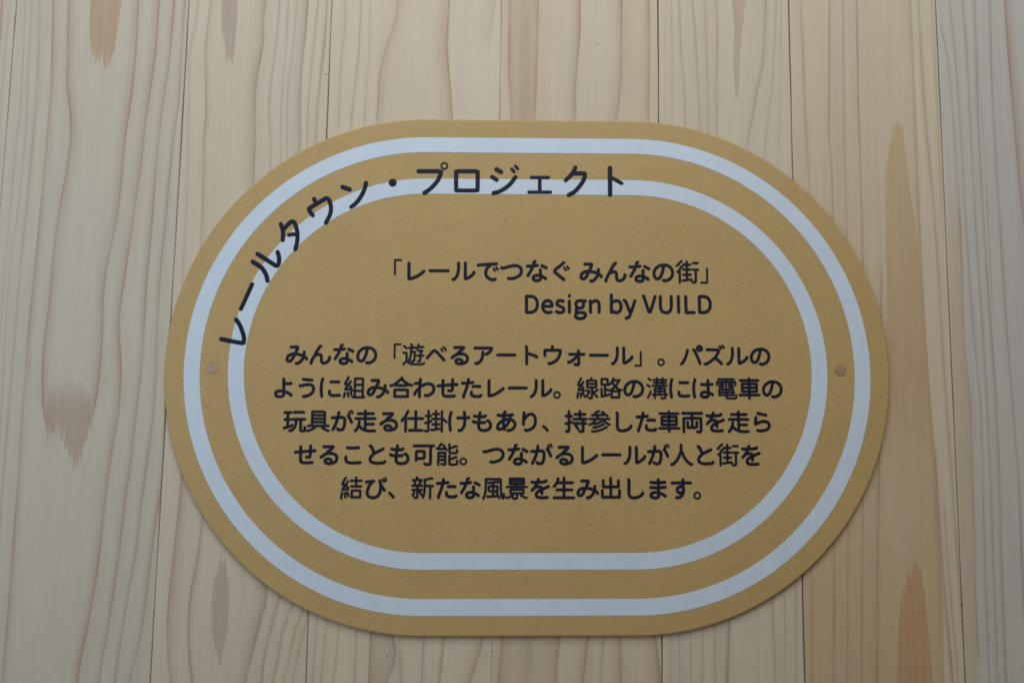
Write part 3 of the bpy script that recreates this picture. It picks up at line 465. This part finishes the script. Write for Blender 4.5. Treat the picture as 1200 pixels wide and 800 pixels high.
"遊":[[410,115,450,92,485,91,516,99,533,127,550,260,560,485,550,499,400,505],[910,700,690,700],[105,740,171,686,210,645],[85,455,200,455,214,445,215,80],[90,-45,92,-15,121,19,170,58,215,80],[465,675,460,730,438,785,428,798,395,810],[865,540,845,550,680,550],[955,20,895,-24,685,-35,485,-30,376,-5,265,61,215,80],[920,335,650,335],[865,540,853,500,802,450,791,420,790,160,783,115,765,96,720,90,690,95],[400,670,400,515,389,350,358,230,315,135],[635,640,580,670,305,670],[710,800,691,706,672,690,648,646,635,640]],
"電":[[615,440,800,440],[380,440,205,440],[220,545,380,545],[610,545,775,545],[165,765,835,765],[200,210,805,210],[110,515,111,640,116,648,130,650,875,650,890,635,890,520],[495,765,495,430],[495,320,495,25,504,-14,521,-31,595,-45,825,-45,870,-38,900,-20,920,20,923,55,900,95],[200,90,200,310,210,328,470,330,492,322,515,330,780,330,795,326,803,315,805,110,795,92,200,90]],
"風":[[925,135,943,80,940,40,928,-13,900,-31,875,-24,854,1,826,110,805,415,803,748,196,749,190,740,184,306,148,115,125,46,91,-25,95,-55],[490,460,655,460,668,454,670,260,664,247,314,249,312,458,490,460],[490,605,490,45],[255,30,560,45,685,60],[710,625,645,639,500,614,480,605,395,605,310,595,285,605],[740,-15,711,44,687,62,673,113,645,160]]}
TITLE = [[3.26,[[-242.6,40.6],[-239.8,36.6],[-237.5,31.6],[-235.9,26.7],[-235.6,23.5],[-236.3,21.9],[-237.8,21.2],[-254.3,24.4]]],[3.19,[[-230.5,70.2],[-239.0,49.5]]],[3.33,[[-227.0,95.8],[-213.4,87.1],[-211.0,85.9],[-209.7,86.4],[-209.0,88.5],[-208.9,91.7],[-209.5,95.0],[-210.4,97.4]]],[3.33,[[-230.7,89.1],[-226.7,86.7],[-222.9,83.8],[-220.4,80.3],[-218.9,77.1],[-217.9,73.2]]],[3.19,[[-208.5,121.3],[-207.2,118.0],[-206.5,114.8],[-206.3,111.5],[-206.4,107.6]]],[3.19,[[-206.3,116.7],[-203.0,120.5],[-200.1,123.3],[-198.0,123.5],[-196.3,120.8],[-194.8,115.9],[-194.3,111.6],[-194.5,105.6],[-195.8,100.1]]],[2.98,[[-201.4,112.0],[-198.7,112.6],[-194.7,112.8]]],[3.19,[[-181.4,143.1],[-179.7,139.8]]],[3.26,[[-182.0,128.8],[-185.1,133.4],[-184.9,134.8],[-183.3,136.2],[-172.8,142.9],[-170.6,143.7],[-168.7,142.1],[-167.3,137.7],[-167.0,133.8],[-167.9,128.9],[-170.9,122.8]]],[3.54,[[-157.7,153.5],[-151.8,151.5]]],[3.33,[[-138.1,157.2],[-139.5,150.9],[-143.1,143.7],[-146.8,139.0],[-149.9,136.4]]],[6.23,[[-115.7,157.5],[-115.6,157.5]]],[3.33,[[-94.0,167.7],[-77.2,167.8],[-75.7,167.0],[-75.6,164.8],[-77.7,159.7],[-81.4,155.0],[-85.1,151.4],[-88.8,149.0]]],[1.35,[[-69.7,172.5],[-70.0,171.2],[-71.0,170.2],[-72.2,169.8],[-73.5,170.2],[-74.4,171.1],[-74.8,172.4],[-74.5,173.8],[-73.5,174.7],[-72.3,175.1],[-71.0,174.7],[-70.1,173.8],[-69.7,172.5]]],[3.26,[[-60.5,167.9],[-46.1,168.0],[-44.4,167.2],[-44.0,165.6],[-44.0,153.6],[-44.4,151.8],[-46.0,151.3],[-60.0,151.2],[-61.7,151.7],[-62.1,153.5],[-62.2,165.4],[-61.9,167.2],[-60.5,167.9]]],[3.47,[[-28.1,169.8],[-24.3,167.6]]],[3.33,[[-31.8,163.1],[-27.9,160.6]]],[2.41,[[-15.2,170.3],[-13.1,167.8]]],[2.34,[[-12.1,172.8],[-10.1,170.5]]],[3.26,[[-12.0,163.2],[-15.5,158.2],[-19.7,154.2],[-25.1,150.8],[-30.5,149.2]]],[2.62,[[1.6,163.0],[15.9,163.1]]],[2.9,[[8.6,162.8],[8.6,150.4]]],[2.69,[[-0.6,150.2],[17.7,150.3]]],[3.19,[[38.9,172.0],[36.4,167.0],[30.6,160.6]]],[3.33,[[37.9,166.8],[45.1,166.9],[46.9,166.0],[45.7,160.9],[42.3,155.6],[38.1,150.9],[33.2,148.1]]],[3.47,[[68.3,171.9],[68.2,148.7]]],[3.05,[[69.6,163.2],[71.4,162.3],[78.0,158.5]]]]
LINES = [["「レールでつなぐ",[-116.4,82.2],[26.2,82.6],20.372],["みんなの街」",[51.3,82.3],[153.0,82.4],20.34],["みんなの「遊べるアートウォール」。パズルの",[-192.0,12.0],[191.9,12.1],19.195],["ように組み合わせたレール。線路の溝には電車の",[-201.7,-15.4],[201.3,-15.0],19.19],["玩具が走る仕掛けもあり、持参した車両を走ら",[-192.0,-42.6],[191.7,-42.5],19.185],["せることも可能。つながるレールが人と街を",[-182.4,-69.5],[182.1,-69.6],19.184],["結び、新たな風景を生み出します。",[-144.4,-96.5],[142.9,-96.8],19.153]]
CREDIT = [[-3.7,47.2],[152.5,47.8],15.6]
CREDIT_X = [[["D",0],["e",688],["s",1242],["i",1710],["g",1985],["n",2549],["b",3383],["y",4001],["V",4747],["U",5322],["I",6043],["L",6336],["D",6879]],[101,7508]]

def curve(pts, closed):          # Catmull-Rom through traced points
    P = [np.array(p, float) for p in pts]
    if len(P) < 3: return P
    if closed: P = [P[-2]] + P + [P[1]]
    else: P = [2*P[0] - P[1]] + P + [2*P[-1] - P[-2]]
    out = []
    for i in range(1, len(P)-2):
        for t in (0, .25, .5, .75):
            a, b, c, d = P[i-1], P[i], P[i+1], P[i+2]
            out.append(0.5*((2*b) + (c-a)*t + (2*a-5*b+4*c-d)*t*t + (3*b-a-3*c+d)*t**3))
    out.append(P[-2]); return out

def soften(pts, cut):            # rounds corners by cutting them back no more than `cut`
    P = [np.array(p, float) for p in pts]
    for k in range(2):
        if len(P) < 3: return P
        out = [P[0]]
        for i in range(1, len(P)-1):
            a, b = P[i-1] - P[i], P[i+1] - P[i]
            la, lb = np.hypot(*a), np.hypot(*b)
            if la < 1e-6 or lb < 1e-6: continue
            c = min(cut, la*.3, lb*.3)
            out += [P[i] + a/la*c, P[i] + b/lb*c]
        out.append(P[-1]); P = out; cut *= .45
    return P

def stroke(V, Fc, pts, w, idx):
    P = [p for k, p in enumerate(pts) if k == 0 or np.hypot(*(p - pts[k-1])) > .03]
    if len(P) < 2: P = [pts[0] - [.05, 0], pts[0] + [.05, 0]]
    closed = len(P) > 3 and np.hypot(*(P[0] - P[-1])) < .12
    if closed: P = P[:-1]
    h = w/2; y0 = -T - .00032 - .0000015*(idx % 9); rise = .00006
    m = len(P); base = len(V)
    tang = []
    for i in range(m):
        a = P[(i-1) % m] if (closed or i > 0) else P[i]
        b = P[(i+1) % m] if (closed or i < m-1) else P[i]
        d1 = P[i] - a; d2 = b - P[i]
        n1 = d1/(np.hypot(*d1) or 1); n2 = d2/(np.hypot(*d2) or 1)
        t = n1 + n2; L = np.hypot(*t)
        t = t/L if L > 1e-6 else n1
        ref = n2 if np.hypot(*d2) > 0 else n1
        tang.append((t, min(1.35, 1/max(.3, abs(float(t @ ref))))))
    for i in range(m):
        t, k = tang[i]; nn = np.array([-t[1], t[0]])
        for off, up in ((h*k, 0), (h*k*.6, .8), (0, 1), (-h*k*.6, .8), (-h*k, 0)):
            q = P[i] + nn*off; V.append((q[0]/1000, y0 - rise*up, q[1]/1000))
    rng_ = range(m) if closed else range(m-1)
    for i in rng_:
        a, b = base + 5*i, base + 5*((i+1) % m)
        for c in range(4): Fc.append((a + c, a + c + 1, b + c + 1, b + c))
    if not closed:
        for end, s in ((0, -1), (m-1, 1)):
            t, _ = tang[end]; nn = np.array([-t[1], t[0]])*s
            c0 = base + 5*end + 2; st_ = len(V)
            for a in np.linspace(-math.pi/2, math.pi/2, 8):
                for rr, up in ((h, 0), (h*.6, .8)):
                    q = P[end] + (t*s*math.cos(a) + nn*math.sin(a))*rr; V.append((q[0]/1000, y0 - rise*up, q[1]/1000))
            for i in range(7):
                o_ = st_ + 2*i
                Fc.append((o_, o_+2, o_+3, o_+1)); Fc.append((c0, o_+1, o_+3))

def fix_normals(o):
    bm = bmesh.new(); bm.from_mesh(o.data)
    for f in bm.faces:
        f.normal_update()
        if f.normal.y > 0: f.normal_flip()
    bm.to_mesh(o.data); bm.free(); o.data.update()

V, Fc = [], []
for k, (w, pts) in enumerate(TITLE):
    closed = pts[0] == pts[-1] and len(pts) > 3
    P = curve(pts, closed) if len(pts) > 2 else [np.array(p, float) for p in pts]
    stroke(V, Fc, P, w*1.12, k)
t_ = link('title_lettering', V, Fc, INK, sign); fix_normals(t_)
t_['label'] = 'large Japanese title lettering curving along the inner white ring'

THIN = {'具': .096, '車': .106, '合': .110, '「': .086, '」': .086, '。': .080, '電': .084, '線': .088, '溝': .084, '遊': .086, '景': .090, '結': .094, '組': .094, '路': .092, '能': .094, '掛': .094, '街': .095, '新': .094, '風': .094, '参': .094}
def glyph(V, Fc, ch, org, ex, ez, em, sx, sz, x_shift, wd, k):
    for s in GLYPHS[ch]:
        pts = [np.array(s[i:i+2], float)/1000 for i in range(0, len(s), 2)]
        P = [org + ex*((p[0] - x_shift)*em*sx) + ez*(p[1]*em*sz) for p in pts]
        k += 1
        y = [s[i] for i in range(1, len(s), 2)]; x = s[::2]
        tick = ch in 'がぐでびべズ' and max(x) - min(x) < 200 and max(y) - min(y) < 200 and min(x) > 560 and min(y) > 350
        stroke(V, Fc, soften(P, .5), wd*em*(.72 if tick else 1), k)
    return k

NAMES = ['heading_lettering', 'heading_lettering'] + ['text_line']*5
acc = {}
for li, (txt, a, b, em) in enumerate(LINES):
    if li != 1: V, Fc = [], []
    a, b = np.array(a), np.array(b); ex = (b - a)/np.hypot(*(b - a)); ez = np.array([-ex[1], ex[0]])
    k = 0
    for i, ch in enumerate(txt):
        org = a + ex*(em*i) - ez*(em*.375)
        code = ord(ch)
        kana = 0x3040 <= code < 0x3100
        wd = THIN.get(ch, .131 if kana else .124)
        if kana is False and ch in THIN and ch not in '「」。': wd += .010
        k = glyph(V, Fc, ch, org, ex, ez, em, 1.05 if kana else 1.03, 1.0 if kana else 1.02, .5, wd, k)
    if li != 0:
        o = link(NAMES[li], V, Fc, INK, sign); fix_normals(o)
a, b = np.array(CREDIT[0]), np.array(CREDIT[1]); ex = (b - a)/np.hypot(*(b - a)); ez = np.array([-ex[1], ex[0]])
offs, (cx0, cx1) = CREDIT_X
wtot = np.hypot(*(b - a)); em_x = (wtot - 1.9)/((cx1 - cx0 - 75)/1000); em_z = (CREDIT[2] - 0.5)/.733
V, Fc, k = [], [], 0
for ch, off in offs:
    for s in GLYPHS[ch]:
        pts = [np.array(s[i:i+2], float)/1000 for i in range(0, len(s), 2)]
        P = [a + ex*(.95 + (p[0] + off/1000 - (cx0 + 37)/1000)*em_x) + ez*(p[1]*em_z - .1) for p in pts]
        k += 1
        stroke(V, Fc, soften(P, .5), (2.65 if not (ch == 'i' and len(s) == 4 and s[1] > 600) else 3.0), k)
o = link('credit_lettering', V, Fc, INK, sign); fix_normals(o)
